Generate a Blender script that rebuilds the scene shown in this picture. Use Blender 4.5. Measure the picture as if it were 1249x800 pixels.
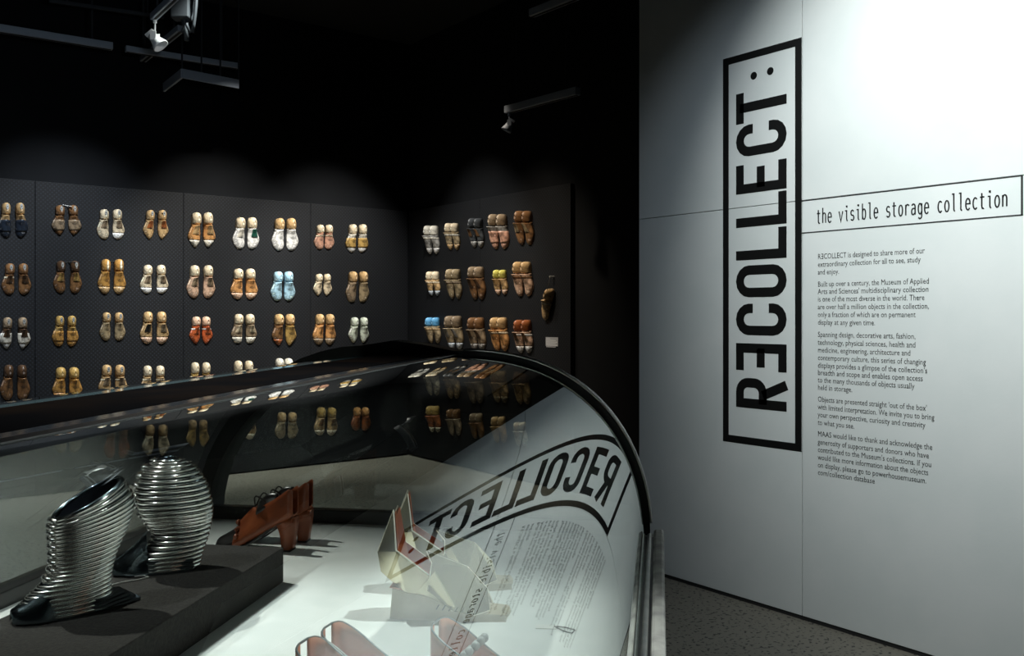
import bpy, bmesh, math, random
from mathutils import Vector, Matrix
from math import sin, cos, pi, radians

for o in list(bpy.data.objects): bpy.data.objects.remove(o)
C = bpy.context.scene.collection
scn = bpy.context.scene

# ---------------------------------------------------------------- camera
EYE = 1.6
FPX, CX, HY = 1100.0, 624.5, 384.0
_n = math.hypot(1421.5, 1100.0)
UX, UY = 1421.5/_n, 1100.0/_n           # long wall direction in camera axes
YAW = math.atan2(UX, UY) - pi/2         # camera heading in the room's axes
cd = bpy.data.cameras.new('camera'); cam = bpy.data.objects.new('camera', cd); C.objects.link(cam)
cam.location = (0, 0, EYE); cam.rotation_euler = (pi/2, 0, YAW)
cd.sensor_width = 36; cd.lens = FPX/1249*36; cd.shift_y = -(400-HY)/1249
cd.clip_start = 0.02; cd.clip_end = 60
scn.camera = cam

# ---------------------------------------------------------------- world and exposure
w = bpy.data.worlds.new('world'); scn.world = w; w.use_nodes = True
w.node_tree.nodes['Background'].inputs[0].default_value = (0.55, 0.75, 1.0, 1)
w.node_tree.nodes['Background'].inputs[1].default_value = 0.004
scn.view_settings.view_transform = 'Standard'
scn.view_settings.look = 'None'
scn.view_settings.gamma = 1
scn.view_settings.exposure = 0.0
scn.cycles.transparent_max_bounces = 16
scn.cycles.max_bounces = 8
scn.cycles.sample_clamp_indirect = 4.0

def room(cx, cy):                       # camera axes (right, forward) -> room X, Y
    return (cx*UX + cy*UY, -cx*UY + cy*UX)

def spot(name, loc, target, power, size, blend=1.0, color=(1, 1, 1), radius=0.04):
    l = bpy.data.lights.new(name, 'SPOT'); o = bpy.data.objects.new(name, l); C.objects.link(o)
    l.energy = power; l.spot_size = radians(size); l.spot_blend = blend; l.color = color
    l.shadow_soft_size = radius
    o.location = loc
    d = Vector(target) - Vector(loc)
    o.rotation_euler = d.to_track_quat('-Z', 'Y').to_euler()
    return o

COOL = (0.80, 0.93, 1.0); NEUT = (1.0, 0.97, 0.90); WARM = (1.0, 0.86, 0.68)
# wall washers for the white wall; the last is an added cool fill
spot('wall_spot_or_fill', (1.7, 1.7, 4.4), (4.1, 1.95, 2.40), 560, 58, 1.0, (0.93, 1.0, 0.97))
spot('wall_spot_or_fill', (2.6, 0.2, 4.35), (4.1, 0.8, 2.3), 170, 66, 1.0, (0.90, 0.98, 1.0))
spot('wall_spot_or_fill', (2.2, 2.6, 4.35), (4.1, 2.7, 1.0), 70, 80, 1.0, (0.72, 0.87, 1.0))
# spots raking the perforated walls
for k, (x, p) in enumerate([(-1.2, 200), (0.3, 270), (1.7, 320), (3.1, 400), (4.3, 400)]):
    spot('track_spot', (x, 7.0, 4.45), (x+0.1, 8.86, 1.55), p*1.8, 52, 1.0, NEUT if k > 2 else (0.86, 0.93, 1.0))
spot('track_spot', (3.7, 7.5, 4.45), (5.36, 7.5, 1.5), 430, 52, 1.0, NEUT)
spot('track_spot', (3.7, 6.4, 4.45), (5.36, 6.6, 1.4), 330, 46, 1.0, WARM)
# far floor behind the showcase
spot('floor_spot', (2.4, 6.6, 4.3), (2.6, 7.9, 0), 260, 80, 1.0, (0.9, 1, 0.97))

# ---------------------------------------------------------------- materials
def nmat(name, color=(0.5, 0.5, 0.5), rough=0.5, metal=0.0, spec=0.5):
    m = bpy.data.materials.new(name); m.use_nodes = True
    b = m.node_tree.nodes['Principled BSDF']
    b.inputs['Base Color'].default_value = (*color, 1)
    b.inputs['Roughness'].default_value = rough
    b.inputs['Metallic'].default_value = metal
    b.inputs['Specular IOR Level'].default_value = spec
    return m
def noisy(name, c1, c2, scale=8, rough=0.5, metal=0.0, lo=0.4, hi=0.6, bump=0.0, detail=4, spec=0.5, c3=None, bscale=None, coord='Object'):
    m = nmat(name, c1, rough, metal, spec); nt = m.node_tree; b = nt.nodes['Principled BSDF']
    tc = nt.nodes.new('ShaderNodeTexCoord')
    n = nt.nodes.new('ShaderNodeTexNoise'); n.inputs['Scale'].default_value = scale; n.inputs['Detail'].default_value = detail
    nt.links.new(tc.outputs[coord], n.inputs['Vector'])
    r = nt.nodes.new('ShaderNodeValToRGB')
    r.color_ramp.elements[0].position = lo; r.color_ramp.elements[0].color = (*c1, 1)
    r.color_ramp.elements[1].position = hi; r.color_ramp.elements[1].color = (*c2, 1)
    if c3:
        e = r.color_ramp.elements.new(min(0.98, hi+0.06)); e.color = (*c3, 1)
    nt.links.new(n.outputs['Fac'], r.inputs['Fac']); nt.links.new(r.outputs['Color'], b.inputs['Base Color'])
    if bump:
        n2 = nt.nodes.new('ShaderNodeTexNoise'); n2.inputs['Scale'].default_value = bscale or scale*3
        nt.links.new(tc.outputs[coord], n2.inputs['Vector'])
        bp = nt.nodes.new('ShaderNodeBump'); bp.inputs['Strength'].default_value = bump; bp.inputs['Distance'].default_value = 0.01
        nt.links.new(n2.outputs['Fac'], bp.inputs['Height']); nt.links.new(bp.outputs['Normal'], b.inputs['Normal'])
    return m

M = {}
M['white_wall'] = noisy('white_wall_paint', (0.80, 0.83, 0.82), (0.84, 0.86, 0.85), 3, 0.42, bump=0.03, bscale=60)
M['wall_core'] = nmat('wall_core', (0.02, 0.02, 0.02), 0.8)
M['black_wall'] = noisy('black_wall_paint', (0.0030, 0.0037, 0.0050), (0.0038, 0.0047, 0.0062), 4, 0.8, spec=0.2)
M['ceiling'] = nmat('black_ceiling', (0.006, 0.007, 0.008), 0.9)
M['vinyl'] = nmat('black_vinyl', (0.006, 0.006, 0.006), 0.45)
M['vinyl_grey'] = nmat('dark_vinyl_line', (0.03, 0.03, 0.03), 0.5)
M['black_gloss'] = noisy('black_lacquer', (0.004, 0.004, 0.0045), (0.008, 0.006, 0.005), 5, 0.85, spec=0.0)
M['black_satin'] = nmat('black_satin_frame', (0.008, 0.008, 0.008), 0.35)
M['steel'] = noisy('brushed_steel', (0.22, 0.23, 0.23), (0.32, 0.33, 0.32), 30, 0.32, 0.9)
M['bead'] = nmat('grey_rubber_bead', (0.90, 0.90, 0.88), 0.3, 1.0)
M['chrome'] = nmat('chrome', (0.97, 0.96, 0.92), 0.17, 1.0)
M['chrome_dark'] = nmat('dark_chrome', (0.20, 0.25, 0.28), 0.16, 1.0)
M['lining_dark'] = nmat('black_shoe_lining', (0.01, 0.012, 0.018), 0.35)
M['deck'] = noisy('white_board', (0.74, 0.77, 0.76), (0.80, 0.82, 0.81), 10, 0.6)
M['plinth'] = noisy('dark_felt', (0.022, 0.020, 0.019), (0.038, 0.034, 0.031), 160, 0.95, bump=0.3, bscale=300)
M['tag'] = nmat('paper_tag', (0.8, 0.8, 0.77), 0.7)
M['cord'] = nmat('black_cord', (0.02, 0.018, 0.015), 0.8)
M['cord_white'] = nmat('white_string', (0.6, 0.6, 0.58), 0.8)
M['track'] = nmat('grey_track_metal', (0.30, 0.34, 0.40), 0.5, 0.0)
M['lamp_white'] = nmat('white_lamp_housing', (0.85, 0.85, 0.83), 0.4)
M['truss'] = nmat('dark_steelwork', (0.018, 0.021, 0.025), 0.7)
M['hole'] = nmat('hole_black', (0.004, 0.004, 0.004), 0.8)
M['plate'] = nmat('worn_metal_plate', (0.75, 0.74, 0.70), 0.3, 0.8)
M['label'] = nmat('grey_label_card', (0.30, 0.30, 0.30), 0.6)

def marble():
    m = noisy('grey_marble', (0.17, 0.17, 0.165), (0.34, 0.34, 0.32), 14, 0.55, spec=0.3, lo=0.35, hi=0.6, detail=8)
    return m
M['marble'] = marble()

def floor_mat():
    m = nmat('speckled_concrete', (0.1, 0.1, 0.1), 0.55); nt = m.node_tree; b = nt.nodes['Principled BSDF']
    tc = nt.nodes.new('ShaderNodeTexCoord')
    n = nt.nodes.new('ShaderNodeTexNoise'); n.inputs['Scale'].default_value = 1.3; n.inputs['Detail'].default_value = 6
    r = nt.nodes.new('ShaderNodeValToRGB'); r.color_ramp.elements[0].color = (0.150, 0.135, 0.108, 1); r.color_ramp.elements[1].color = (0.235, 0.215, 0.175, 1)
    v = nt.nodes.new('ShaderNodeTexNoise'); v.inputs['Scale'].default_value = 45; v.inputs['Detail'].default_value = 2
    r2 = nt.nodes.new('ShaderNodeValToRGB'); r2.color_ramp.elements[0].position = 0.37; r2.color_ramp.elements[1].position = 0.43
    r2.color_ramp.elements[0].color = (0.15, 0.15, 0.15, 1); r2.color_ramp.elements[1].color = (1, 1, 1, 1)
    mx = nt.nodes.new('ShaderNodeMixRGB'); mx.blend_type = 'MULTIPLY'; mx.inputs[0].default_value = 1
    for t in (n, v): nt.links.new(tc.outputs['Object'], t.inputs['Vector'])
    nt.links.new(n.outputs['Fac'], r.inputs[0]); nt.links.new(v.outputs['Fac'], r2.inputs[0])
    nt.links.new(r.outputs[0], mx.inputs[1]); nt.links.new(r2.outputs[0], mx.inputs[2])
    nt.links.new(mx.outputs[0], b.inputs['Base Color'])
    return m
M['floor'] = floor_mat()

def peg_mat():
    # perforated sheet: staggered round holes, pitch 32 mm, laid out in the panel's own plane (x, z)
    m = nmat('perforated_black_metal', (0.04, 0.045, 0.055), 0.6, 0.0, 0.3); nt = m.node_tree; b = nt.nodes['Principled BSDF']
    tc = nt.nodes.new('ShaderNodeTexCoord'); sp = nt.nodes.new('ShaderNodeSeparateXYZ'); nt.links.new(tc.outputs['Object'], sp.inputs[0])
    def mth(op, a, c=None):
        n = nt.nodes.new('ShaderNodeMath'); n.operation = op
        for i, v in enumerate((a, c)):
            if v is None: continue
            if isinstance(v, (int, float)): n.inputs[i].default_value = v
            else: nt.links.new(v, n.inputs[i])
        return n.outputs[0]
    def tri(v): return mth('SINE', mth('MULTIPLY', v, 2*pi/0.036))
    prod = mth('MULTIPLY', tri(sp.outputs['X']), tri(sp.outputs['Z']))   # staggered dots
    r = nt.nodes.new('ShaderNodeValToRGB'); r.color_ramp.elements[0].position = 0.30; r.color_ramp.elements[1].position = 0.55
    r.color_ramp.elements[0].color = (0.0025, 0.003, 0.004, 1); r.color_ramp.elements[1].color = (0.011, 0.0135, 0.018, 1)
    nt.links.new(prod, r.inputs[0]); nt.links.new(r.outputs[0], b.inputs['Base Color'])
    return m
M['peg'] = peg_mat()

def glass_mat(name, tint=(0.93, 0.98, 0.96), r0=0.08, k=1.0):
    m = bpy.data.materials.new(name); m.use_nodes = True; nt = m.node_tree; nt.nodes.clear()
    out = nt.nodes.new('ShaderNodeOutputMaterial'); mix = nt.nodes.new('ShaderNodeMixShader')
    tr = nt.nodes.new('ShaderNodeBsdfTransparent'); tr.inputs[0].default_value = (*tint, 1)
    gl = nt.nodes.new('ShaderNodeBsdfGlossy'); gl.inputs['Roughness'].default_value = 0.0; gl.inputs['Color'].default_value = (0.95, 1, 0.98, 1)
    geo = nt.nodes.new('ShaderNodeNewGeometry'); dot = nt.nodes.new('ShaderNodeVectorMath'); dot.operation = 'DOT_PRODUCT'
    nt.links.new(geo.outputs['Normal'], dot.inputs[0]); nt.links.new(geo.outputs['Incoming'], dot.inputs[1])
    def mth(op, a, c=None, d=None):
        n = nt.nodes.new('ShaderNodeMath'); n.operation = op
        for i, v in enumerate((a, c, d)):
            if v is None: continue
            if isinstance(v, (int, float)): n.inputs[i].default_value = v
            else: nt.links.new(v, n.inputs[i])
        return n.outputs[0]
    c = mth('ABSOLUTE', dot.outputs['Value'])
    p = mth('POWER', mth('SUBTRACT', 1.0, c), 5.0)
    f = mth('MULTIPLY', mth('MULTIPLY_ADD', p, 1-r0, r0), k)     # both faces of the pane together
    f = mth('MINIMUM', f, 1.0)
    nt.links.new(f, mix.inputs[0]); nt.links.new(tr.outputs[0], mix.inputs[1]); nt.links.new(gl.outputs[0], mix.inputs[2])
    nt.links.new(mix.outputs[0], out.inputs[0])
    return m
M['glass'] = glass_mat('showcase_glass', r0=0.11, k=1.5)
M['glass_inner'] = glass_mat('showcase_glass_inner_face', (1, 1, 1), 0.0, 0.0)

# ---------------------------------------------------------------- mesh helpers
def link(name, mesh, mats, parent=None, smooth=False, loc=None):
    o = bpy.data.objects.new(name, mesh); C.objects.link(o)
    if mats is not None:
        if not isinstance(mats, (list, tuple)): mats = [mats]
        if not mesh.materials:
            for m in mats: mesh.materials.append(m)
    if smooth:
        for p in mesh.polygons: p.use_smooth = True
    if parent: o.parent = parent
    if loc: o.location = loc
    return o
def bmobj(name, bm, mats, parent=None, smooth=False, recalc=True):
    if recalc: bmesh.ops.recalc_face_normals(bm, faces=bm.faces)
    me = bpy.data.meshes.new(name); bm.to_mesh(me); bm.free()
    return link(name, me, mats, parent, smooth)
def box(bm, x0, x1, y0, y1, z0, z1, bev=0.0):
    t = bmesh.new() if bev else bm
    vs = [t.verts.new((x, y, z)) for x in (x0, x1) for y in (y0, y1) for z in (z0, z1)]
    for f in ((0,1,3,2),(4,6,7,5),(0,4,5,1),(2,3,7,6),(0,2,6,4),(1,5,7,3)): t.faces.new([vs[i] for i in f])
    if bev:
        bmesh.ops.recalc_face_normals(t, faces=t.faces)
        bmesh.ops.bevel(t, geom=t.edges[:], offset=bev, segments=2, affect='EDGES', profile=0.5)
        me = bpy.data.meshes.new('tmp'); t.to_mesh(me); t.free(); bm.from_mesh(me); bpy.data.meshes.remove(me)
def boxobj(name, x0, x1, y0, y1, z0, z1, mat, parent=None, bev=0.0):
    # the object's origin is its lower corner's centre, so object textures stay regular
    bm = bmesh.new(); box(bm, x0, x1, y0, y1, z0, z1, bev); return bmobj(name, bm, mat, parent)
def tube(bm, pts, r, closed=False, n=8, caps=True):
    pts = [Vector(p) for p in pts]; N = len(pts); rings = []
    rr = r if isinstance(r, (list, tuple)) else [r]*N
    up = None
    for i, p in enumerate(pts):
        if closed: t = pts[(i+1) % N] - pts[i-1]
        else: t = pts[min(i+1, N-1)] - pts[max(i-1, 0)]
        if t.length < 1e-9: t = Vector((0, 0, 1))
        t.normalize()
        if up is None:
            up = Vector((0, 0, 1)) if abs(t.z) < 0.9 else Vector((1, 0, 0))
        a = t.cross(up)
        if a.length < 1e-6: a = t.orthogonal()
        a.normalize(); b = a.cross(t).normalized(); up = b
        rings.append([bm.verts.new(p + (a*cos(2*pi*k/n) + b*sin(2*pi*k/n))*rr[i]) for k in range(n)])
    for i in range(N if closed else N-1):
        A, B = rings[i], rings[(i+1) % N]
        for k in range(n): bm.faces.new((A[k], A[(k+1) % n], B[(k+1) % n], B[k]))
    if not closed and caps:
        bm.faces.new(rings[0][::-1]); bm.faces.new(rings[-1])
def loft(bm, secs, closed=True, caps=True):
    R = [[bm.verts.new(p) for p in s] for s in secs]; n = len(R[0])
    for A, B in zip(R[:-1], R[1:]):
        for k in range(n if closed else n-1): bm.faces.new((A[k], A[(k+1) % n], B[(k+1) % n], B[k]))
    if caps and closed: bm.faces.new(R[0][::-1]); bm.faces.new(R[-1])
def lathe(bm, prof, n=24, axis_origin=(0, 0, 0)):
    ox, oy, oz = axis_origin
    loft(bm, [[(ox+r*cos(2*pi*k/n), oy+r*sin(2*pi*k/n), oz+z) for k in range(n)] for r, z in prof])
def ribbon(bm, pts, width, y0, y1, closed=False, tf=None):
    # flat stroke of given width along 2-D points, extruded between depth y0 and y1
    P = [Vector((p[0], p[1])) for p in pts]; P = [p for i, p in enumerate(P) if i == 0 or (p-P[i-1]).length > 1e-5]
    if closed and (P[0]-P[-1]).length < 1e-5: P.pop()
    N = len(P); L = []; R = []
    for i in range(N):
        if closed: d0 = (P[i]-P[i-1]).normalized(); d1 = (P[(i+1) % N]-P[i]).normalized()
        else:
            d0 = (P[i]-P[i-1]).normalized() if i > 0 else (P[1]-P[0]).normalized()
            d1 = (P[i+1]-P[i]).normalized() if i < N-1 else d0
        n0 = Vector((-d0.y, d0.x)); n1 = Vector((-d1.y, d1.x)); m = (n0+n1)
        m = m.normalized() if m.length > 1e-6 else n0
        s = width/2/max(0.35, m.dot(n0))
        L.append(P[i]+m*s); R.append(P[i]-m*s)
    f = tf or (lambda a, b, d: (a, d, b))
    V = [[bm.verts.new(f(q.x, q.y, d)) for d in (y0, y1)] for q in L] , [[bm.verts.new(f(q.x, q.y, d)) for d in (y0, y1)] for q in R]
    A, B = V
    for i in range(N if closed else N-1):
        j = (i+1) % N
        bm.faces.new((A[i][1], A[j][1], B[j][1], B[i][1])); bm.faces.new((A[i][0], B[i][0], B[j][0], A[j][0]))
        bm.faces.new((A[i][0], A[j][0], A[j][1], A[i][1])); bm.faces.new((B[i][0], B[i][1], B[j][1], B[j][0]))
    if not closed:
        for i in (0, N-1): bm.faces.new((A[i][0], A[i][1], B[i][1], B[i][0]))

def empty(name, loc=(0, 0, 0), rz=0.0, label=None, cat=None, group=None):
    o = bpy.data.objects.new(name, None); C.objects.link(o); o.location = loc; o.rotation_euler = (0, 0, rz)
    o.empty_display_size = 0.1
    return tag(o, label, cat, group)
def tag(o, label=None, cat=None, group=None, kind=None):
    if label: o['label'] = label
    if cat: o['category'] = cat
    if group: o['group'] = group
    if kind: o['kind'] = kind
    return o

# ---------------------------------------------------------------- room geometry (metres)
BY = 8.86        # long perforated wall plane (Y)
EX = 5.36        # end wall plane (X)
WX = 4.10        # white wall plane (X)
CEIL = 4.7
def hit_x(px, py, X):
    rx, ry = room((px-CX)/FPX, 1.0); t = X/rx; return (ry*t, EYE+(HY-py)/FPX*t)
def hit_y(px, py, Y):
    rx, ry = room((px-CX)/FPX, 1.0); t = Y/ry; return (rx*t, EYE+(HY-py)/FPX*t)
def hit_z(px, py, Z):
    t = (Z-EYE)*FPX/(HY-py); rx, ry = room((px-CX)/FPX*t, t); return Vector((rx, ry, Z))

def struct(o): o['kind'] = 'structure'; return o
struct(boxobj('floor', -8, 7, -4, BY+0.4, -0.1, 0, M['floor']))
struct(boxobj('ceiling', -8, 7, -4, BY+0.4, CEIL, CEIL+0.1, M['ceiling']))

# long back wall with its perforated panels
wb = struct(boxobj('wall_back', -8, EX+0.4, BY+0.05, BY+0.25, 0, CEIL, M['black_wall']))
PT = 2.78
def peg_panel(parent, x, y, rz, wdt):
    bm = bmesh.new(); box(bm, 0.002, wdt-0.002, 0, 0.045, 0.02, PT, 0.002)
    o = bmobj('panel', bm, M['peg'], parent); o.location = (x, y, 0); o.rotation_euler = (0, 0, rz); return o
xs = [-3.2, -1.7]+[hit_y(p, 300, BY)[0] for p in (43, 224, 379)]+[EX-0.01]
xs = [xs[2]-3.6, xs[2]-2.4, xs[2]-1.2]+xs[2:]
for a, b in zip(xs[:-1], xs[1:]): peg_panel(wb, a, BY, 0, b-a)
# end wall
ew = struct(boxobj('wall_end', EX+0.05, EX+0.25, -4, BY+0.05, 0, CEIL, M['black_wall']))
y_end = hit_x(696, 300, EX)[0]
y_mid = (BY+y_end)/2
peg_panel(ew, EX, BY-0.01, -pi/2, BY-0.01-y_mid)
peg_panel(ew, EX, y_mid, -pi/2, y_mid-y_end)

# white partition wall: dark core with 1.19 m boards, joints open
ww = struct(boxobj('wall_right', WX+0.018, WX+0.14, -2.0, 3.985, 0.0, CEIL-0.02, M['wall_core']))
ys = [3.99, 2.81, 1.62, 0.43, -0.76, -1.95]
for a, b in zip(ys[:-1], ys[1:]):
    for z0, z1 in ((0.022, 2.198), (2.202, 4.378), (4.382, CEIL-0.02)):
        bm = bmesh.new(); box(bm, WX, WX+0.018, b+0.0022, a-0.0022, z0, z1, 0.001)
        bmobj('panel', bm, M['white_wall'], ww)
bm = bmesh.new(); box(bm, WX, WX+0.158, 3.986, 3.992, 0.022, CEIL-0.02)
bmobj('edge_board', bm, M['white_wall'], ww)
bm = bmesh.new(); box(bm, WX+0.004, WX+0.018, -1.95, 3.98, 0.0, 0.018)
struct(bmobj('shadow_gap_right', bm, M['wall_core']))  # dark strip standing in for the shadow gap under the boards

# ---------------------------------------------------------------- lettering on the white wall
VX0, VX1 = WX-0.0012, WX-0.0001
def wtf(a, b, d): return (d, -a, b)        # a = along the wall to the right of the viewer (-Y), b = height
def vinyl_box(bm, y0, y1, z0, z1): box(bm, VX0, VX1, min(y0, y1), max(y0, y1), z0, z1)

sg = empty('wall_sign', (WX, 3.07, 0.88), 0, 'tall black outlined box of large bold vertical letters on the white wall', 'sign')
def sgo(name, bm):
    o = bmobj(name, bm, M['vinyl'], None)
    o.parent = sg; o.matrix_parent_inverse = Matrix.Translation((-WX, -3.07, -0.88)); return o
SY0, SY1, SZ0, SZ1 = 2.813, 3.331, 0.881, 3.057
bm = bmesh.new(); bw = 0.040
vinyl_box(bm, SY0, SY1, SZ0, SZ0+bw); vinyl_box(bm, SY0, SY1, SZ1-bw, SZ1)
vinyl_box(bm, SY0, SY0+bw, SZ0+bw, SZ1-bw); vinyl_box(bm, SY1-bw, SY1, SZ0+bw, SZ1-bw)
sgo('outline', bm)
LYt = hit_x(898, 300, WX)[0]; LYb = hit_x(959.5, 300, WX)[0]   # tops and feet of the letters
LH = LYt-LYb
def letter_tf(z0):      # letter x (reading direction) runs up the wall; letter y runs to the left
    return lambda a, b, d: (d, LYb+b, z0+a)
def arc(cx, cy, rx, ry, a0, a1, n=8): return [(cx+rx*cos(radians(a0+(a1-a0)*i/n)), cy+ry*sin(radians(a0+(a1-a0)*i/n))) for i in range(n+1)]
ST = 0.052; hs = ST/2
def big_letter(ch, z0, W):
    bm = bmesh.new(); H = LH; tf = letter_tf(z0); R = lambda p, c=False: ribbon(bm, p, ST, VX0, VX1, c, tf)
    r = W/2-hs
    if ch == 'L': R([(hs, H), (hs, hs), (W, hs)])
    elif ch == 'E': R([(W, H-hs), (hs, H-hs), (hs, hs), (W, hs)]); R([(hs, H/2), (W-0.02, H/2)])
    elif ch == '3': R([(0, H-hs), (W-hs, H-hs), (W-hs, hs), (0, hs)]); R([(W-hs, H/2), (0.02, H/2)])
    elif ch == 'T': R([(0, H-hs), (W, H-hs)]); R([(W/2, H-hs), (W/2, 0)])
    elif ch == 'O': R(arc(W/2, H-hs-r, r, r, 180, 0)+arc(W/2, hs+r, r, r, 0, -180), True)
    elif ch == 'C': R([(W-hs, H*0.66)]+arc(W/2, H-hs-r, r, r, 0, 180)+arc(W/2, hs+r, r, r, 180, 360)+[(W-hs, H*0.34)])
    elif ch == 'R':
        rr = 0.055
        R([(hs, 0), (hs, H-hs), (W-hs-rr, H-hs)]+arc(W-hs-rr, H-hs-rr, rr, rr, 90, 0, 6)+arc(W-hs-rr, H*0.46+rr, rr, rr, 0, -90, 6)+[(hs, H*0.46)])
        R([(W*0.45, H*0.46), (W-hs, 0)])
    return sgo('letter', bm)
for ch, a, b in (('R', -.516, -.350), ('3', -.308, -.158), ('C', -.112, .062), ('O', .098, .274), ('L', .305, .473), ('L', .488, .664), ('E', .675, .835), ('C', .880, 1.055), ('T', 1.067, 1.238)):
    big_letter(ch, EYE+a, b-a)
for px, py in ((919.4, 92.4), (939.6, 86.7)):
    y, z = hit_x(px, py, WX); bm = bmesh.new()
    loft(bm, [[(d, y+0.021*cos(2*pi*k/20), z+0.021*sin(2*pi*k/20)) for k in range(20)] for d in (VX0, VX1)])
    sgo('colon_dot', bm)

# narrow banner with monoline typewriter lettering
bn = empty('wall_banner', (WX, 2.26, 2.03), 0, 'thin outlined banner reading the visible storage collection beside the tall sign', 'sign')
def bno(name, bm, mat=None):
    o = bmobj(name, bm, mat or M['vinyl_grey'], None); o.parent = bn; o.matrix_parent_inverse = Matrix.Translation((-WX, -2.26, -2.03)); return o
BZ0, BZ1, BYR = 2.026, 2.200, 1.717
bm = bmesh.new(); vinyl_box(bm, BYR, SY0, BZ0, BZ0+0.006); vinyl_box(bm, BYR, SY0, BZ1-0.005, BZ1); vinyl_box(bm, BYR, BYR+0.009, BZ0, BZ1)
bno('outline', bm)
def A2(cx, cy, rx, ry, a0, a1, n=8): return arc(cx, cy, rx, ry, a0, a1, n)
GL = {  # cell 0.6 wide, x-height 0.62
 't': [[(.22, .84), (.22, .14)]+A2(.34, .14, .12, .14, 180, 300, 5), [(.06, .62), (.44, .62)]],
 'h': [[(.1, .95), (.1, 0)], [(.1, .42)]+A2(.27, .42, .17, .2, 170, 0)+[(.44, 0)]],
 'e': [[(.08, .33), (.46, .33)]+A2(.27, .34, .19, .28, 0, 180)+A2(.27, .28, .19, .28, 180, 320)],
 'v': [[(.06, .62), (.27, 0), (.48, .62)]],
 'i': [[(.1, .62), (.28, .62), (.28, .12)]+A2(.38, .12, .1, .12, 180, 280, 4), [(.25, .84), (.31, .84), (.31, .90), (.25, .90), (.25, .84)]],
 's': [A2(.27, .46, .16, .16, 30, 250)+A2(.27, .16, .17, .16, 70, -150)],
 'b': [[(.1, .95), (.1, 0)], A2(.27, .31, .18, .31, 150, -150, 14)],
 'l': [[(.1, .95), (.27, .95), (.27, .12)]+A2(.37, .12, .1, .12, 180, 280, 4)],
 'o': [A2(.27, .31, .19, .31, 0, 360, 18)],
 'r': [[(.14, .62), (.14, 0)], [(.14, .38)]+A2(.32, .40, .18, .22, 180, 40, 6)],
 'a': [A2(.26, .44, .17, .18, 150, 0, 6)+[(.43, 0)], [(.43, .36), (.26, .36)]+A2(.24, .18, .16, .18, 90, 280, 8)+[(.43, .12)]],
 'g': [[(.44, .62), (.44, -.08)]+A2(.27, -.08, .17, .17, 0, -150, 6), A2(.27, .31, .17, .30, 30, 330, 14)],
 'c': [A2(.28, .31, .19, .31, 45, 315, 12)],
 'n': [[(.1, .62), (.1, 0)], [(.1, .42)]+A2(.27, .42, .17, .2, 170, 0)+[(.44, 0)]],
}
txt = 'the visible storage collection'
ya, za = hit_x(996, 268.5, WX); yb, zb = hit_x(1231, 244.5, WX)
pitch = (ya-yb)/len(txt); gh = 0.082; zb0 = 2.072
for i, ch in enumerate(txt):
    if ch == ' ': continue
    bm = bmesh.new()
    for st in GL[ch]:
        ribbon(bm, [(-(ya-i*pitch)+x*pitch*1.55, zb0+y*gh) for x, y in st], 0.0062, VX0, VX1, False, wtf)
    bno('letter', bm, M['vinyl'])

# body text: one mesh per line, in a text block thing
tb = empty('text_panel', (WX, 2.45, 0.8), 0, 'small black paragraphs printed on the white wall under the banner', 'text')
LINES = [
 ('RECOLLECT is designed to share more of our', 316, 1128), ('extraordinary collection for all to see, study', 325.6, 1123), ('and enjoy.', 335, 1023.4),
 ('Built up over a century, the Museum of Applied', 349.6, 1133), ("Arts and Sciences' multidisciplinary collection", 358.6, 1132.4), ('is one of the most diverse in the world. There', 367.8, 1127.6),
 ('are over half a million objects in the collection,', 377.2, 1133), ('only a fraction of which are on permanent', 386.6, 1116.8), ('display at any given time.', 396, 1067.4),
 ('Spanning design, decorative arts, fashion,', 410.8, 1116.6), ('technology, physical sciences, health and', 420.3, 1116.6), ('medicine, engineering, architecture and', 429.6, 1110.4),
 ('contemporary culture, this series of changing', 439, 1129.4), ("displays provides a glimpse of the collection's", 448.3, 1131), ('breadth and scope and enables open access', 457.2, 1125.6),
 ('to the many thousands of objects usually', 466.2, 1115.6), ('held in storage.', 475.2, 1039.5),
 ("Objects are presented straight 'out of the box'", 489.6, 1130.5), ('with limited interpretation. We invite you to bring', 499, 1139.8), ('your own perspective, curiosity and creativity', 508.4, 1128.8), ('to what you see.', 518, 1042),
 ('MAAS would like to thank and acknowledge the', 531.8, 1137.3), ('generosity of supporters and donors who have', 541.6, 1133), ("contributed to the Museum's collections. If you", 551, 1135.8),
 ('would like more information about the objects', 560.2, 1132.2), ('on display, please go to powerhousemuseum.', 569.6, 1129.8), ('com/collection database', 578.8, 1067)]
def text_mesh(s, size):
    cu = bpy.data.curves.new('t', 'FONT'); cu.body = s; cu.size = size; cu.resolution_u = 2
    o = bpy.data.objects.new('t', cu); C.objects.link(o)
    dg = bpy.context.evaluated_depsgraph_get(); me = bpy.data.meshes.new_from_object(o.evaluated_get(dg))
    bpy.data.objects.remove(o); bpy.data.curves.remove(cu); return me
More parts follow.
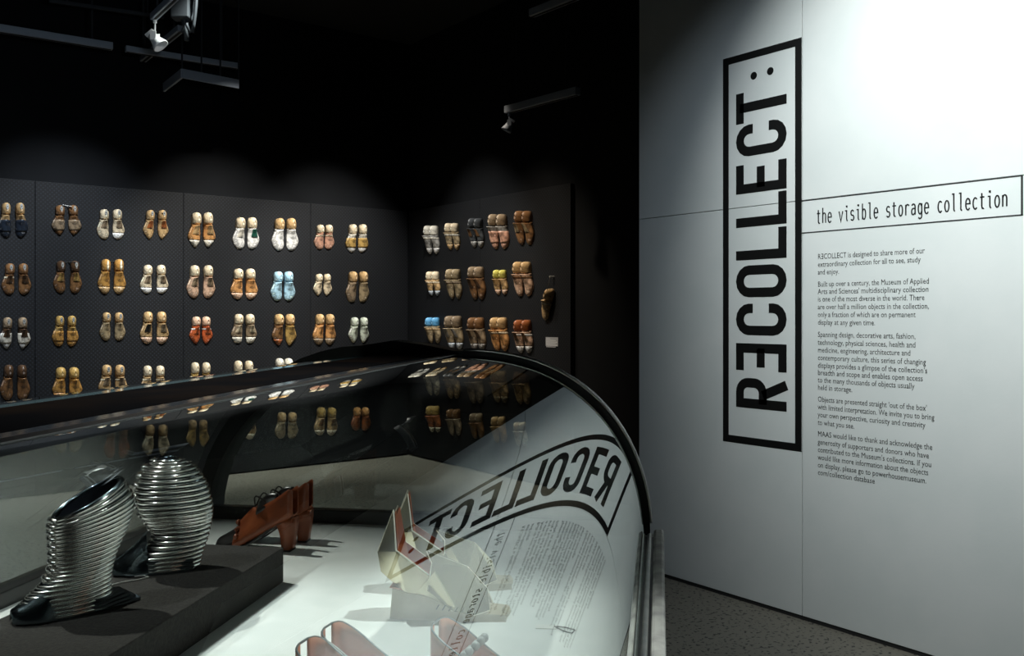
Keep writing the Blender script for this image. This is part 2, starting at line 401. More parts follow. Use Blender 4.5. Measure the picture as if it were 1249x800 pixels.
for s, py, pxr in LINES:
    y0, z = hit_x(997.5, py, WX); y1 = hit_x(pxr, py, WX)[0]
    me = text_mesh(s, 0.039)
    if s.startswith('RECOLLECT'):      # the second letter of the name is printed mirrored
        me2 = text_mesh('R', 0.039); me3 = text_mesh('E', 0.039); me4 = text_mesh('COLLECT'+s[9:], 0.039)
        wr = max(v.co.x for v in me2.vertices)+0.0015; we = max(v.co.x for v in me3.vertices)
        bm = bmesh.new(); bm.from_mesh(me2)
        for v in me3.vertices: v.co.x = wr+we-v.co.x+0.002
        wr2 = wr+we+0.002
        for v in me4.vertices: v.co.x += wr2
        bm.from_mesh(me3); bm.from_mesh(me4); me = bpy.data.meshes.new('line'); bm.to_mesh(me); bm.free()
    wd = max(v.co.x for v in me.vertices); sx = (y0-y1)/wd
    for v in me.vertices:
        x, y = v.co.x*sx, v.co.y; v.co = (WX-0.0008, y0-x, z+y)
    me.name = 'text_line'
    o = link('text_line', me, M['vinyl'], tb); o.matrix_parent_inverse = Matrix.Translation((-WX, -2.45, -0.8))

# ---------------------------------------------------------------- the glass showcase
TH = math.atan((804.7-CX)/FPX); PHI = YAW-TH
DD = 0.535; DECK = EYE-DD; A1 = 2.2105; A0 = -0.35
sR, sT, zT = -0.0327, -0.5134, EYE-0.0998
sTb, sL = -0.75, -1.20
NX, NZ = 2.455, 2.455*0.85
def cs(s, a, z=0.0):                    # showcase axes -> room
    x = s*cos(TH)+a*sin(TH); y = -s*sin(TH)+a*cos(TH); r = room(x, y); return Vector((r[0], r[1], z))
def zc(px, py, Z):                      # pixel at height Z -> showcase axes
    t = (Z-EYE)*FPX/(HY-py); x = (px-CX)/FPX*t; return (x*cos(TH)-t*sin(TH), x*sin(TH)+t*cos(TH))
def front_prof(n=40):
    W = sR-sT; H = zT-DECK; out = []
    for i in range(n+1):
        th = pi/2*i/n; c, s_ = cos(th), sin(th)
        x = c**(2/NX) if c > 1e-9 else 0; y = s_**(2/NZ) if s_ > 1e-9 else 0
        out.append((sT+W*x, DECK+H*y))
    return out                          # foot -> top
def back_prof(n=24):
    W = sTb-sL; H = zT-0.004-DECK; out = []
    for i in range(n+1):
        th = pi/2*i/n; out.append((sTb-W*max(0, cos(th))**(2/1.9), DECK+H*max(0, sin(th))**(2/1.9)))
    return out
case = empty('showcase', cs(-0.6, 0.9, 0), PHI, 'long curved glass showcase with black frame on grey marble base', 'display case')
off = Matrix.Translation((0.6, -0.9, 0))
def cobj(name, bm, mats, smooth=False):
    bm.transform(off); return bmobj(name, bm, mats, case, smooth)
def offset_prof(P, d):
    out = []
    for i, p in enumerate(P):
        a = P[max(i-1, 0)]; b = P[min(i+1, len(P)-1)]; tx, tz = b[0]-a[0], b[1]-a[1]; l = math.hypot(tx, tz)
        out.append((p[0]+tz/l*d, p[1]-tx/l*d))
    return out
def pane(name, P, a0, a1, th, inward):
    Q = offset_prof(P, th*inward); bm = bmesh.new(); na = 2
    def grid(S, mi):
        V = [[bm.verts.new((s, a0+(a1-a0)*j/na, z)) for j in range(na+1)] for s, z in S]
        for i in range(len(S)-1):
            for j in range(na):
                f = bm.faces.new((V[i][j], V[i+1][j], V[i+1][j+1], V[i][j+1])); f.material_index = mi; f.smooth = True
        return V
    grid(P, 0); grid(Q, 1)
    bm.normal_update(); bm.transform(off)
    me = bpy.data.meshes.new(name); bm.to_mesh(me); bm.free()
    o = link(name, me, [M['glass'], M['glass_inner']], case); return o
FP, BP = front_prof(), back_prof()
# denser sampling near the foot and top so the reflections stay smooth
FP = front_prof(110)
pane('glass_front', FP, A0, A1, 0.006, -1)
pane('glass_rear', BP, A0, A1, 0.006, 1)
# top: black lacquered board with glass margin
bm = bmesh.new(); box(bm, sTb+0.042, sT-0.050, A0, A1, zT-0.016, zT-0.001, 0.003); cobj('top_board', bm, M['black_gloss'])
bm = bmesh.new(); box(bm, sTb, sTb+0.040, A0, A1, zT-0.012, zT-0.004); cobj('top_glass_margin', bm, nmat('teal_glass_edge', (0.05, 0.09, 0.10), 0.05))
bm = bmesh.new(); box(bm, sT-0.006, sT+0.012, A0, A1, zT-0.010, zT+0.0015, 0.001); cobj('glazing_bead', bm, M['black_satin'])
bm = bmesh.new(); box(bm, sT-0.048, sT-0.010, A0, A1, zT-0.014, zT-0.002, 0.002); cobj('top_strip', bm, nmat('dark_gloss_strip', (0.02, 0.025, 0.03), 0.12))
# deck, sills
bm = bmesh.new(); box(bm, -1.18, sR-0.02, A0, A1, DECK-0.02, DECK); cobj('deck', bm, M['deck'])
bm = bmesh.new(); box(bm, -1.215, -1.18, A0, A1+0.09, DECK-0.02, DECK+0.03, 0.002); cobj('sill', bm, M['black_satin'])
bm = bmesh.new(); box(bm, -1.18, sR-0.02, A1, A1+0.03, DECK-0.02, DECK+0.033, 0.002); cobj('sill', bm, M['black_satin'])
# rails and marble base
bm = bmesh.new(); box(bm, -0.052, -0.046, A0, A1, DECK-0.02, DECK+0.004, 0.001); cobj('rail', bm, M['steel'])
bm = bmesh.new(); box(bm, -0.046, -0.030, A0, A1, DECK-0.02, DECK-0.001); cobj('channel', bm, M['black_satin'])
bm = bmesh.new(); tube(bm, [(-0.0245, A0, DECK), (-0.0245, A1+0.01, DECK)], 0.0055, n=12); cobj('rail', bm, M['steel'], True)
bm = bmesh.new(); box(bm, -0.0195, -0.0145, A0, A1, DECK-0.02, DECK-0.003); cobj('channel', bm, M['black_satin'])
bm = bmesh.new(); box(bm, -1.23, 0.010, A0, A1+0.10, 0.10, DECK-0.02); cobj('marble_base', bm, M['marble'])
bm = bmesh.new(); box(bm, -0.0145, 0.010, A0, A1+0.06, DECK-0.06, DECK+0.003, 0.006); cobj('marble_edge', bm, M['marble'])
bm = bmesh.new(); box(bm, -1.18, -0.04, A0+0.04, A1+0.04, 0.0, 0.10); cobj('kick_base', bm, M['black_satin'])
# end frame: thick black arch over the far end
def arch_path():
    f = FP[::5]; top = [(sT-0.08, zT+0.004), (sT-0.16, zT+0.008)]; return [(s, z) for s, z in f]+top+[(s, z) for s, z in BP[::-1][::2]]
AP = arch_path()
inn = offset_prof(AP, -0.026); outr = offset_prof(AP, 0.010)
lump = [max(0, min(1, (-(s-sT)-0.0)/0.12))*max(0, min(1, (s-sL+0.05)/0.3)) for s, z in AP]
outr = [(s, z+0.016*l) for (s, z), l in zip(outr, lump)]
bm = bmesh.new()
loft(bm, [[(i[0], A1+0.002, i[1]), (o_[0], A1+0.002, o_[1]), (o_[0], A1+0.09, o_[1]), (i[0], A1+0.09, i[1])] for i, o_ in zip(inn, outr)])
cobj('end_frame', bm, M['black_satin'])
for d, y in ((0.0125, A1+0.006), (0.0125, A1+0.030)):
    bm = bmesh.new(); tube(bm, [(s, y, z) for s, z in offset_prof(FP[::4], d)][1:], 0.0030, n=6); cobj('frame_bead', bm, M['bead'], True)
# glass in the end frame
bm = bmesh.new(); vs = [bm.verts.new((s, A1+0.02, z)) for s, z in inn]; bm.faces.new(vs); cobj('end_glass', bm, [glass_mat('end_glass', (0.85, 0.93, 0.93), 0.05, 1.0)])

# lights aimed into the showcase
def sp_case(s, a, z, ts, ta, p, size, col=NEUT, blend=0.5, rad=0.03):
    spot('case_spot_or_fill', cs(s, a, z), cs(ts, ta, DECK), p, size, blend, col, rad)
sp_case(0.9, 1.9, 4.3, -0.42, 1.15, 430, 26, (0.95, 1.0, 0.97), 0.7)
sp_case(-2.6, 2.4, 4.3, -0.8, 1.35, 460, 27, (1.0, 0.97, 0.9), 0.8)

sp_case(0.7, 0.3, 4.3, -0.88, 1.45, 170, 11, (1, 1, 1), 0.8)  # added spot, only to draw highlights along the silver ribs
sp_case(-2.2, 0.2, 4.3, -0.88, 1.45, 200, 12, (1, 1, 1), 0.8)

# ---------------------------------------------------------------- plinth in the case
PH = 0.069; PTOP = DECK+PH
pl = empty('display_plinth', cs(-0.872, 1.3, DECK), PHI, 'low dark felt covered plinth under the two silver shoes', 'plinth')
bm = bmesh.new(); box(bm, -0.128, 0.128, -0.6, 0.41, 0, PH, 0.002); bmobj('plinth_block', bm, M['plinth'], pl)

# ---------------------------------------------------------------- silver heelless shoes
def interp(T, u):
    n = len(T)-1; f = u*n; i = min(int(f), n-1); f -= i; a, b = T[i], T[i+1]
    p0 = T[max(i-1, 0)]; p3 = T[min(i+2, n)]
    return [0.5*((2*q1)+(-q0+q2)*f+(2*q0-5*q1+4*q2-q3)*f*f+(-q0+3*q1-3*q2+q3)*f*f*f) for q0, q1, q2, q3 in zip(p0, a, b, p3)]
KEYS = [  # front y, front z, back y, back z, half width, nose sharpness
 (.100, .006, -.050, .004, .037, 1.0), (.096, .022, -.052, .030, .037, 1.0), (.074, .045, -.052, .055, .037, .9), (.046, .068, -.056, .080, .036, .5),
 (.040, .090, -.066, .108, .037, .2), (.040, .112, -.080, .138, .040, .1), (.041, .134, -.090, .168, .044, .1), (.042, .152, -.090, .196, .046, .1), (.038, .168, -.072, .226, .043, .1)]
KEYS2 = [
 (.085, .006, -.050, .004, .036, 1.0), (.075, .024, -.056, .030, .037, .8), (.035, .055, -.066, .060, .036, .3), (.034, .085, -.072, .090, .038, .1), (.050, .108, -.074, .112, .042, .1),
 (.060, .138, -.070, .142, .046, 0), (.058, .170, -.060, .172, .045, 0), (.045, .198, -.040, .200, .038, 0), (.022, .214, -.012, .215, .022, 0)]
def loop(u, grow=0.0, n=36, KEYS=KEYS):
    yf, zf, yb, zb, hw, sh = interp(KEYS, u); pts = []
    for k in range(n):
        t = 2*pi*k/n; c = cos(t); s_ = sin(t)
        e = 0.5+0.5*c                    # 1 at front
        wx = hw*(1-0.45*sh*e**3)+grow
        yy = (yf+yb)/2+((yf-yb)/2+grow)*c
        zz = zb+(zf-zb)*e
        pts.append((wx*s_, yy, zz))
    return pts
def silver_shoe(label, loc, rz, nr=25, sc=1.0, K=KEYS, BL=.095):
    t = empty('heelless_shoe', loc, rz, label, 'shoe', 'silver ribbed shoes on the dark plinth')
    t.scale = (sc, sc, sc)
    lp = lambda u, g=0.0: loop(u, g, 36, K)
    for k in range(nr):
        u = 0.02+0.96*k/(nr-1)
        bm = bmesh.new(); tube(bm, lp(u, 0.002), 0.0040, True, 8)
        bmobj('rib', bm, M['chrome'], t, True)
    bm = bmesh.new(); loft(bm, [lp(u/20, -0.0015) for u in range(21)], True, False); bmobj('shell', bm, M['chrome_dark'], t, True)
    bm = bmesh.new(); secs = [[(x*0.9, y*0.9-0.002, z-0.001) for x, y, z in lp(1-u/12)] for u in range(9)]
    loft(bm, secs, True, False); bmobj('lining', bm, M['lining_dark'], t, True)
    bm = bmesh.new(); tube(bm, lp(0.995, 0.001), 0.0045, True, 8); bmobj('collar', bm, M['chrome_dark'], t, True)
    # smooth toe box over the ribs in front
    bm = bmesh.new(); secs = []
    for i in range(9):
        v = i/8; y = .102-.062*v; ht = .022+.050*v**1.3; hw = .018+.019*min(1, v*1.8)**.7
        secs.append([(hw*cos(a), y+(.004*sin(a)), .004+ht*max(0, sin(a))) for a in [pi*j/10 for j in range(11)]])
    secs = [[(x*.5, .107, .004+(z-.004)*.6) for x, y, z in secs[0]]]+secs
    loft(bm, secs, False, False); bmobj('toe_cap', bm, M['chrome_dark'], t, True)
    # front ladder of short bright rungs up the instep
    for k in range(9):
        yf, zf, yb, zb, hw, sh = interp(K, 0.36+0.6*k/8)
        bm = bmesh.new(); tube(bm, [(x*.016, yf+.006-abs(x)*.004, zf+.002) for x in (-1, -.5, 0, .5, 1)], 0.0052, n=8); bmobj('rung', bm, M['chrome'], t, True)
    # stepped sole plates reaching back as a blade
    for k in range(4):
        z = 0.001+0.0065*k; f = 1-0.10*k; bm = bmesh.new()
        out = [(x, y) for x, y in [(-.028, .078), (0, .104), (.028, .078), (.038, .03), (.036, -.04), (.012, -BL*f-.01), (-.012, -BL*f-.01), (-.036, -.04), (-.038, .03)]]
        loft(bm, [[(x, y, z) for x, y in out], [(x, y, z+.0045) for x, y in out]]); bmobj('sole_plate', bm, M['chrome_dark'], t)
    return t
s1 = zc(95, 745, PTOP); s2 = zc(208, 694, PTOP)
silver_shoe('chrome ribbed heelless shoe nearest the camera, dark open collar facing right', cs(s1[0], s1[1], PTOP), YAW+radians(133), sc=.89)
silver_shoe('chrome ribbed heelless shoe standing behind the nearer silver one', cs(s2[0], s2[1], PTOP), YAW+radians(112), sc=.94, K=KEYS2, BL=.04)

# ---------------------------------------------------------------- generic open shoe upper
def upper(bm, st, n=9):
    secs = []
    K_ = (len(st)-1)*3; st = [interp(st, i/K_) for i in range(K_+1)]
    for y, zb, zt, wd, op in st:
        s = []
        half = []
        for i in range(n):
            u = i/(n-1)                       # 0 = top edge, 1 = bottom centre
            a = u*pi
            # superelliptic wall
            x = wd*(op+(1-op)*min(1, (1-cos(min(a*1.6, pi)))/2)) if u < 0.62 else wd*max(0, 1-((u-0.62)/0.38)**3)
            z = zt+(zb-zt)*(sin(u*pi/2)**1.1)
            half.append((x, y, z))
        s = [(-x, y, z) for x, y, z in half]+[(x, y, z) for x, y, z in half[::-1][1:]]
        secs.append(s)
    loft(bm, secs, False, False)
def solid(o, th=0.003):
    m = o.modifiers.new('solid', 'SOLIDIFY'); m.thickness = th; m.offset = 0; return o
M['brown'] = noisy('tan_brown_leather', (0.28, 0.070, 0.022), (0.21, 0.048, 0.015), 14, 0.32, bump=0.05)
M['brown_heel'] = nmat('stacked_brown_heel', (0.30, 0.075, 0.025), 0.35)
M['black_leather'] = nmat('black_leather', (0.012, 0.011, 0.011), 0.3)
def heel_shoe(label, loc, rz):
    t = empty('heeled_shoe', loc, rz, label, 'shoe', 'brown heels on the white deck')
    # y forward = toe
    st = [(-.058, .098, .165, .018, 1.0), (-.052, .090, .170, .030, .95), (-.035, .082, .158, .034, .85), (-.010, .068, .142, .034, .75), (.018, .052, .126, .034, .6), (.045, .036, .112, .036, .35),
          (.062, .026, .112, .038, .0), (.085, .012, .090, .040, .0), (.104, .008, .070, .041, .0)]
    bm = bmesh.new(); upper(bm, st); solid(bmobj('upper', bm, M['brown'], t, True))
    st = [(.100, .004, .066, .040, 0), (.120, .004, .050, .040, 0), (.140, .004, .038, .036, 0), (.158, .004, .028, .026, 0), (.168, .006, .018, .008, 0)]
    bm = bmesh.new(); upper(bm, st); solid(bmobj('toe', bm, M['black_leather'], t, True))
    tag(t.children[-1], 'black leather toe')
    for k in range(5):                        # scalloped edge of the front flap
        bm = bmesh.new(); x = (-1+k*0.5)*.034
        bmesh.ops.create_uvsphere(bm, u_segments=10, v_segments=6, radius=.010, matrix=Matrix.Translation((x, .106-abs(x)*.3, .070-abs(x)*.9)) @ Matrix.Diagonal((1, .7, .8, 1)))
        bmobj('scallop', bm, M['brown'], t, True)
    bm = bmesh.new()
    H = [(.094, -.060, .0, .026), (.072, -.060, -.014, .024), (.045, -.057, -.022, .021), (.008, -.052, -.026, .019), (.006, -.052, -.026, .019)]
    loft(bm, [[(-w_, b_, z), (w_, b_, z), (w_*1.0, f_, z), (-w_*1.0, f_, z)] for z, b_, f_, w_ in H]); bmesh.ops.bevel(bm, geom=bm.edges[:], offset=.003, segments=2, affect='EDGES')
    hl = bmobj('heel', bm, M['brown_heel'], t, True)
    bm = bmesh.new(); box(bm, -.019, .019, -.052, -.026, 0, .006, .001); bmobj('heel_tip', bm, M['black_leather'], hl)
    bm = bmesh.new()
    loft(bm, [[(-w_, y, z), (w_, y, z), (w_, y, z+.004), (-w_, y, z+.004)] for y, z, w_ in [(-.03, .078, .026), (0, .062, .026), (.03, .040, .028), (.06, .018, .034), (.09, .003, .040), (.13, .0, .038), (.166, .001, .012)]])
    bmobj('sole', bm, M['black_leather'], t)
    for sgn in (-1, 1):
        bm = bmesh.new(); P = [(sgn*(.004+.020*sin(pi*i/9)), .055-.045*i/9+.01*sin(pi*i/9), .118+.030*sin(pi*i/9)) for i in range(10)]
        tube(bm, P, .0022, n=6); bmobj('lace', bm, M['cord'], t, True)
    bm = bmesh.new(); upper(bm, [(-.01, .12, .152, .020, 0), (.02, .11, .150, .022, 0), (.045, .095, .128, .022, 0)]); solid(bmobj('tongue', bm, M['black_leather'], t, True))
    return t
h1 = zc(352, 671, DECK); h2 = zc(371, 660, DECK)
for (sx, ax), lb, rr in ((h1, 'brown leather high heel with black laces, nearer one of the pair', 80), (h2, 'brown leather high heel half hidden behind its mate', 84)):
    loc = cs(sx, ax, DECK); r_ = YAW+radians(rr)
    d = Vector((-sin(r_), cos(r_), 0))          # toe direction
    heel_shoe(lb, loc+d*0.033, r_).scale = (.84, .84, .84)

# ---------------------------------------------------------------- pale gold folded shoes
M['gold'] = noisy('pale_gold_leather', (0.46, 0.40, 0.25), (0.74, 0.67, 0.47), 12, 0.26, 0.85, bump=0.04)
M['ivory'] = noisy('ivory_wedge', (0.40, 0.34, 0.23), (0.48, 0.42, 0.30), 20, 0.6)
M['edge_trim'] = nmat('cream_edge_trim', (0.90, 0.86, 0.74), 0.4)
M['tan_lining'] = noisy('tan_lining', (0.52, 0.14, 0.05), (0.60, 0.19, 0.08), 10, 0.5)
def folded_shoe(label, loc, rz):
    t = empty('folded_shoe', loc, rz, label, 'shoe', 'pale gold folded wedge shoes')
    def poly(name, V, F, mat, th=None):
        bm = bmesh.new(); vs = [bm.verts.new(v) for v in V]
        for f in F: bm.faces.new([vs[i] for i in f])
        o = bmobj(name, bm, mat, t, False)
        if th: solid(o, th)
        return o
    # wedge body, y forward
    V = []
    for x in (-1, 1):
        V += [(x*.030, 0, 0), (x*.028, .004, .052), (x*.034, .075, .040), (x*.036, .130, .016), (x*.028, .205, .012), (x*.028, .205, .0), (x*.036, .130, 0)]
    F = [(0, 1, 2, 3, 6), (3, 4, 5, 6), (7, 8, 9, 10, 13)[::-1], (10, 11, 12, 13)[::-1], (0, 7, 8, 1), (1, 8, 9, 2), (2, 9, 10, 3), (3, 10, 11, 4), (4, 11, 12, 5), (5, 12, 13, 6), (6, 13, 7, 0)]
    poly('wedge_sole', V, F, M['ivory'])
    # heel counter: two tall spade sides meeting behind
    V = [(0, -.022, .075), (-.036, .030, .050), (-.034, .012, .120), (-.018, .004, .188), (0, -.028, .110), (.036, .030, .050), (.034, .012, .120), (.018, .004, .188), (-.036, .080, .045), (-.034, .070, .080), (.036, .080, .045), (.034, .070, .080), (0, .0, .055)]
    F = [(12, 1, 2, 4, 0), (4, 2, 3), (12, 0, 4, 6, 5), (4, 7, 6), (1, 8, 9, 2), (5, 6, 11, 10)]
    poly('heel_counter', V, F, M['gold'], .0025)
    V2 = [(x*.93, y+.004, z) for x, y, z in V]
    poly('lining', V2, F, M['tan_lining'], .0015)
    # insole
    poly('insole', [(-.030, .0, .056), (.030, .0, .056), (.034, .08, .044), (.034, .13, .02), (-.034, .13, .02), (-.034, .08, .044)], [(0, 1, 2, 5), (5, 2, 3, 4)], M['tan_lining'], .002)
    # folded vamp: angular hood with pointed corners
    V = [(-.052, .072, .058), (0, .060, .112), (.052, .072, .058), (-.044, .112, .022), (-.040, .150, .014), (0, .135, .086), (.044, .112, .022), (.040, .150, .014), (0, .168, .050), (-.022, .176, .018), (.022, .176, .018), (-.030, .075, .100), (.030, .075, .100)]
    F = [(0, 3, 11), (11, 3, 5), (11, 5, 1), (3, 4, 5), (4, 9, 5), (9, 8, 5), (2, 12, 6), (12, 5, 6), (12, 1, 5), (6, 5, 7), (7, 5, 10), (10, 5, 8)]
    poly('vamp', V, F, M['gold'], .003)
    V = [(-.034, .05, .05), (-.060, .085, .094), (-.046, .118, .030), (.034, .05, .05), (.060, .085, .094), (.046, .118, .030)]
    poly('side_flap', V[:3], [(0, 1, 2)], M['gold'], .003); poly('side_flap', V[3:], [(0, 2, 1)], M['gold'], .003)
    VV = [(-.052, .072, .058), (0, .060, .112), (.052, .072, .058), (-.044, .112, .022), (-.040, .150, .014), (0, .135, .086), (.044, .112, .022), (.040, .150, .014), (0, .168, .050), (-.022, .176, .018), (.022, .176, .018), (-.030, .075, .100), (.030, .075, .100)]
    for E_ in ((0, 11, 1, 12, 2), (4, 9, 8, 10, 7), (3, 5, 6), (1, 5, 8), (4, 5, 7)):
        bm = bmesh.new(); tube(bm, [VV[i] for i in E_], .0016, n=6); bmobj('edge_trim', bm, M['edge_trim'], t)
    for sx in (-1, 1):
        bm = bmesh.new(); tube(bm, [(sx*.034, .070, .080), (sx*.034, .012, .122), (sx*.018, .004, .189), (0, -.028, .111)], .0016, n=6); bmobj('edge_trim', bm, M['edge_trim'], t)
    # black zigzag stitches
    for sgn in (-1, 1):
        for k in range(7):
            y = .085+.011*k; bm = bmesh.new(); tube(bm, [(sgn*.045, y, .024-.001*k), (sgn*.044, y+.005, .032-.001*k)], .0009, n=5); bmobj('stitch', bm, M['cord'], t)
    bm = bmesh.new(); bmesh.ops.create_uvsphere(bm, u_segments=10, v_segments=6, radius=.010, matrix=Matrix.Translation((0, .203, .010)) @ Matrix.Diagonal((2.2, .8, .9, 1)))
    bmobj('toe_bumper', bm, M['ivory'], t, True)
    return t
g1 = zc(468, 752, DECK); g2 = zc(484, 722, DECK)
folded_shoe('pale gold folded wedge shoe, nearer one, tan lined pointed heel', cs(g1[0]+.012, g1[1]+.02, DECK), YAW+radians(-95))
folded_shoe('pale gold folded wedge shoe standing behind the nearer gold one', cs(g2[0]+.012, g2[1]+.02, DECK), YAW+radians(-83))

# ---------------------------------------------------------------- peach pumps at the bottom edge
M['peach'] = noisy('peach_leather', (0.60, 0.20, 0.11), (0.66, 0.28, 0.18), 18, 0.4)
M['grey_trim'] = nmat('silver_grey_trim', (0.22, 0.24, 0.24), 0.35, 0.3)
def pump(label, loc, rz, beads=False, hz=.075, grp='peach leather pumps near the camera'):
    t = empty('pump', loc, rz, label, 'shoe', grp)
    h = hz
    st = [(-.072, h*.72, h+.058, .010, 1.0), (-.066, h*.70, h+.055, .026, .98), (-.045, h*.68, h+.042, .033, .97), (-.01, h*.5, h+.020, .032, .95), (.03, h*.3, h-.005, .034, .93), (.065, .02, .055, .039, .85), (.09, .008, .046, .041, .5), (.11, .006, .040, .040, .0), (.14, .006, .032, .033, 0), (.165, .006, .020, .018, 0), (.172, .008, .012, .004, 0)]
    bm = bmesh.new(); upper(bm, st); solid(bmobj('upper', bm, M['peach'], t, True))
    bm = bmesh.new(); E = [(-w_*op, y, zt) for y, zb, zt, w_, op in st[:8]]
    E = [interp(E, i/21) for i in range(22)]; tube(bm, E[::-1]+[(-x, y, z) for x, y, z in E], .0015, n=6); bmobj('piping', bm, M['grey_trim'], t, True)
    bm = bmesh.new(); loft(bm, [[(-w_, b_, z), (w_, b_, z), (w_, f_, z), (-w_, f_, z)] for z, b_, f_, w_ in [(h*.78, -.070, -.022, .026), (h*.4, -.066, -.040, .016), (0, -.060, -.042, .010)]]); bmobj('heel', bm, M['peach'], t)
    bm = bmesh.new(); loft(bm, [[(-w_, y, z), (w_, y, z), (w_, y, z+.004), (-w_, y, z+.004)] for y, z, w_ in [(-.06, h*.66, .024), (-.02, h*.52, .024), (.03, h*.25, .026), (.07, .006, .036), (.12, 0, .038), (.168, .003, .010)]]); bmobj('sole', bm, M['grey_trim'], t)
    if beads:
        for k in range(12):
            bm = bmesh.new(); a = 2*pi*k/12
            bmesh.ops.create_uvsphere(bm, u_segments=8, v_segments=5, radius=.006, matrix=Matrix.Translation((.030*cos(a), -.02+.018*sin(a)*.6, h+.030+.01*sin(a)))); bmobj('bead', bm, M['grey_trim'], t, True)
    return t
def place_pump(label, px, py, ztip, deg, **kw):
    # the tip of the heel counter is seen at (px, py), ztip above the deck
    s_, a_ = zc(px, py, DECK+ztip); loc = cs(s_, a_, DECK); r_ = YAW+radians(deg); d = Vector((-sin(r_), cos(r_), 0))
    return pump(label, loc+d*0.070, r_, **kw)
place_pump('peach leather pump with grey piping at the bottom left of its pair', 372, 782, .133, -108)
place_pump('peach leather pump with grey piping, right one of the left pair', 402, 763, .133, -108)
place_pump('peach pump with grey beaded trim in front of the gold shoes', 534, 758, .133, -110, beads=True, grp='beaded peach shoe')

# ---------------------------------------------------------------- tags lying in the case
def paper_tag(label, px, py, Z, rz, strg, L=0.035):
    s_, a_ = zc(px, py, Z); t = empty('paper_tag', cs(s_, a_, Z), rz, label, 'tag')
    bm = bmesh.new(); box(bm, -L/2, L/2, -.010, .010, .0003, .0015); bmobj('card', bm, M['tag'], t)
    bm = bmesh.new(); tube(bm, [(x, y, .0022) for x, y in strg], .0011, n=5); bmobj('string', bm, M['cord_white'] if Z > DECK+.01 else M['cord'], t, True)
paper_tag('small white tag with curled string beside the nearer silver shoe', 122, 717, PTOP, YAW+0.2, [(.01, 0), (.03, .02), (.055, .03), (.07, .045), (.06, .055), (.045, .052)], 0.022)
paper_tag('small white tag with black looped string right of the gold shoes', 666, 765, DECK, YAW-0.1, [(.015, 0), (.03, -.02), (.045, -.03), (.05, -.015), (.035, -.004), (.018, 0)])

# ---------------------------------------------------------------- shoe lasts on the perforated walls
_h = [(0, .03), (.012, .075), (.03, .105), (.07, .135), (.14, .150), (.22, .150), (.32, .140), (.40, .142), (.50, .168), (.60, .192), (.68, .201), (.73, .198)]
TOES = {'round': _h+[(.78, .193), (.85, .178), (.91, .150), (.95, .118), (.98, .078), (1.0, .025)],
 'point': _h+[(.78, .176), (.86, .135), (.92, .094), (.96, .060), (.985, .034), (1.0, .010)],
 'square': _h+[(.78, .186), (.86, .165), (.92, .145), (.96, .125), (.985, .105), (1.0, .075)]}
TOES['slim'] = [(t, w_*(0.80 if t < .5 else .84)) for t, w_ in TOES['round']]
LHT = [(0, .14), (.012, .20), (.03, .255), (.10, .31), (.25, .315), (.31, .29), (.335, .26), (.336, .19), (.365, .19), (.372, .345), (.42, .30), (.5, .25), (.6, .19), (.7, .145), (.8, .115), (.9, .09), (.96, .062), (.985, .045), (1, .02)]
def lin(T, t):
    for (a, x), (b, y) in zip(T[:-1], T[1:]):
        if t <= b: return x+(y-x)*(t-a)/(b-a)
    return T[-1][1]
def last_sec(t, toe, side, th0=0, th1=pi, grow=0.0, n=8):
    wv = lin(TOES[toe], t)+grow; hv = lin(LHT, t)+grow
    cxo = side*(-0.055*max(0, min(1, (t-.3)/.4))*(1-.9*max(0, (t-.7)/.3)))
    out = []
    for i in range(n+1):
        a = th0+(th1-th0)*i/n; nar = (0.34 if t < .366 else .50-.35*min(1, max(0, (t-.36)/.34)))*sin(a)**2
        ex = .8 if t < .366 else (1.05 if toe == 'slim' else 1.5)-.35*min(1, (t-.36)/.34)
        if t >= .37 and toe == 'slim': hv_ = hv*(1+.05*max(0, 1-(t-.37)/.25))
        else: hv_ = hv
        out.append((cxo+wv*cos(a)*(1-nar), -hv_*max(0.0, sin(a))**ex-0.001, -t))
    return out
_lc = {}
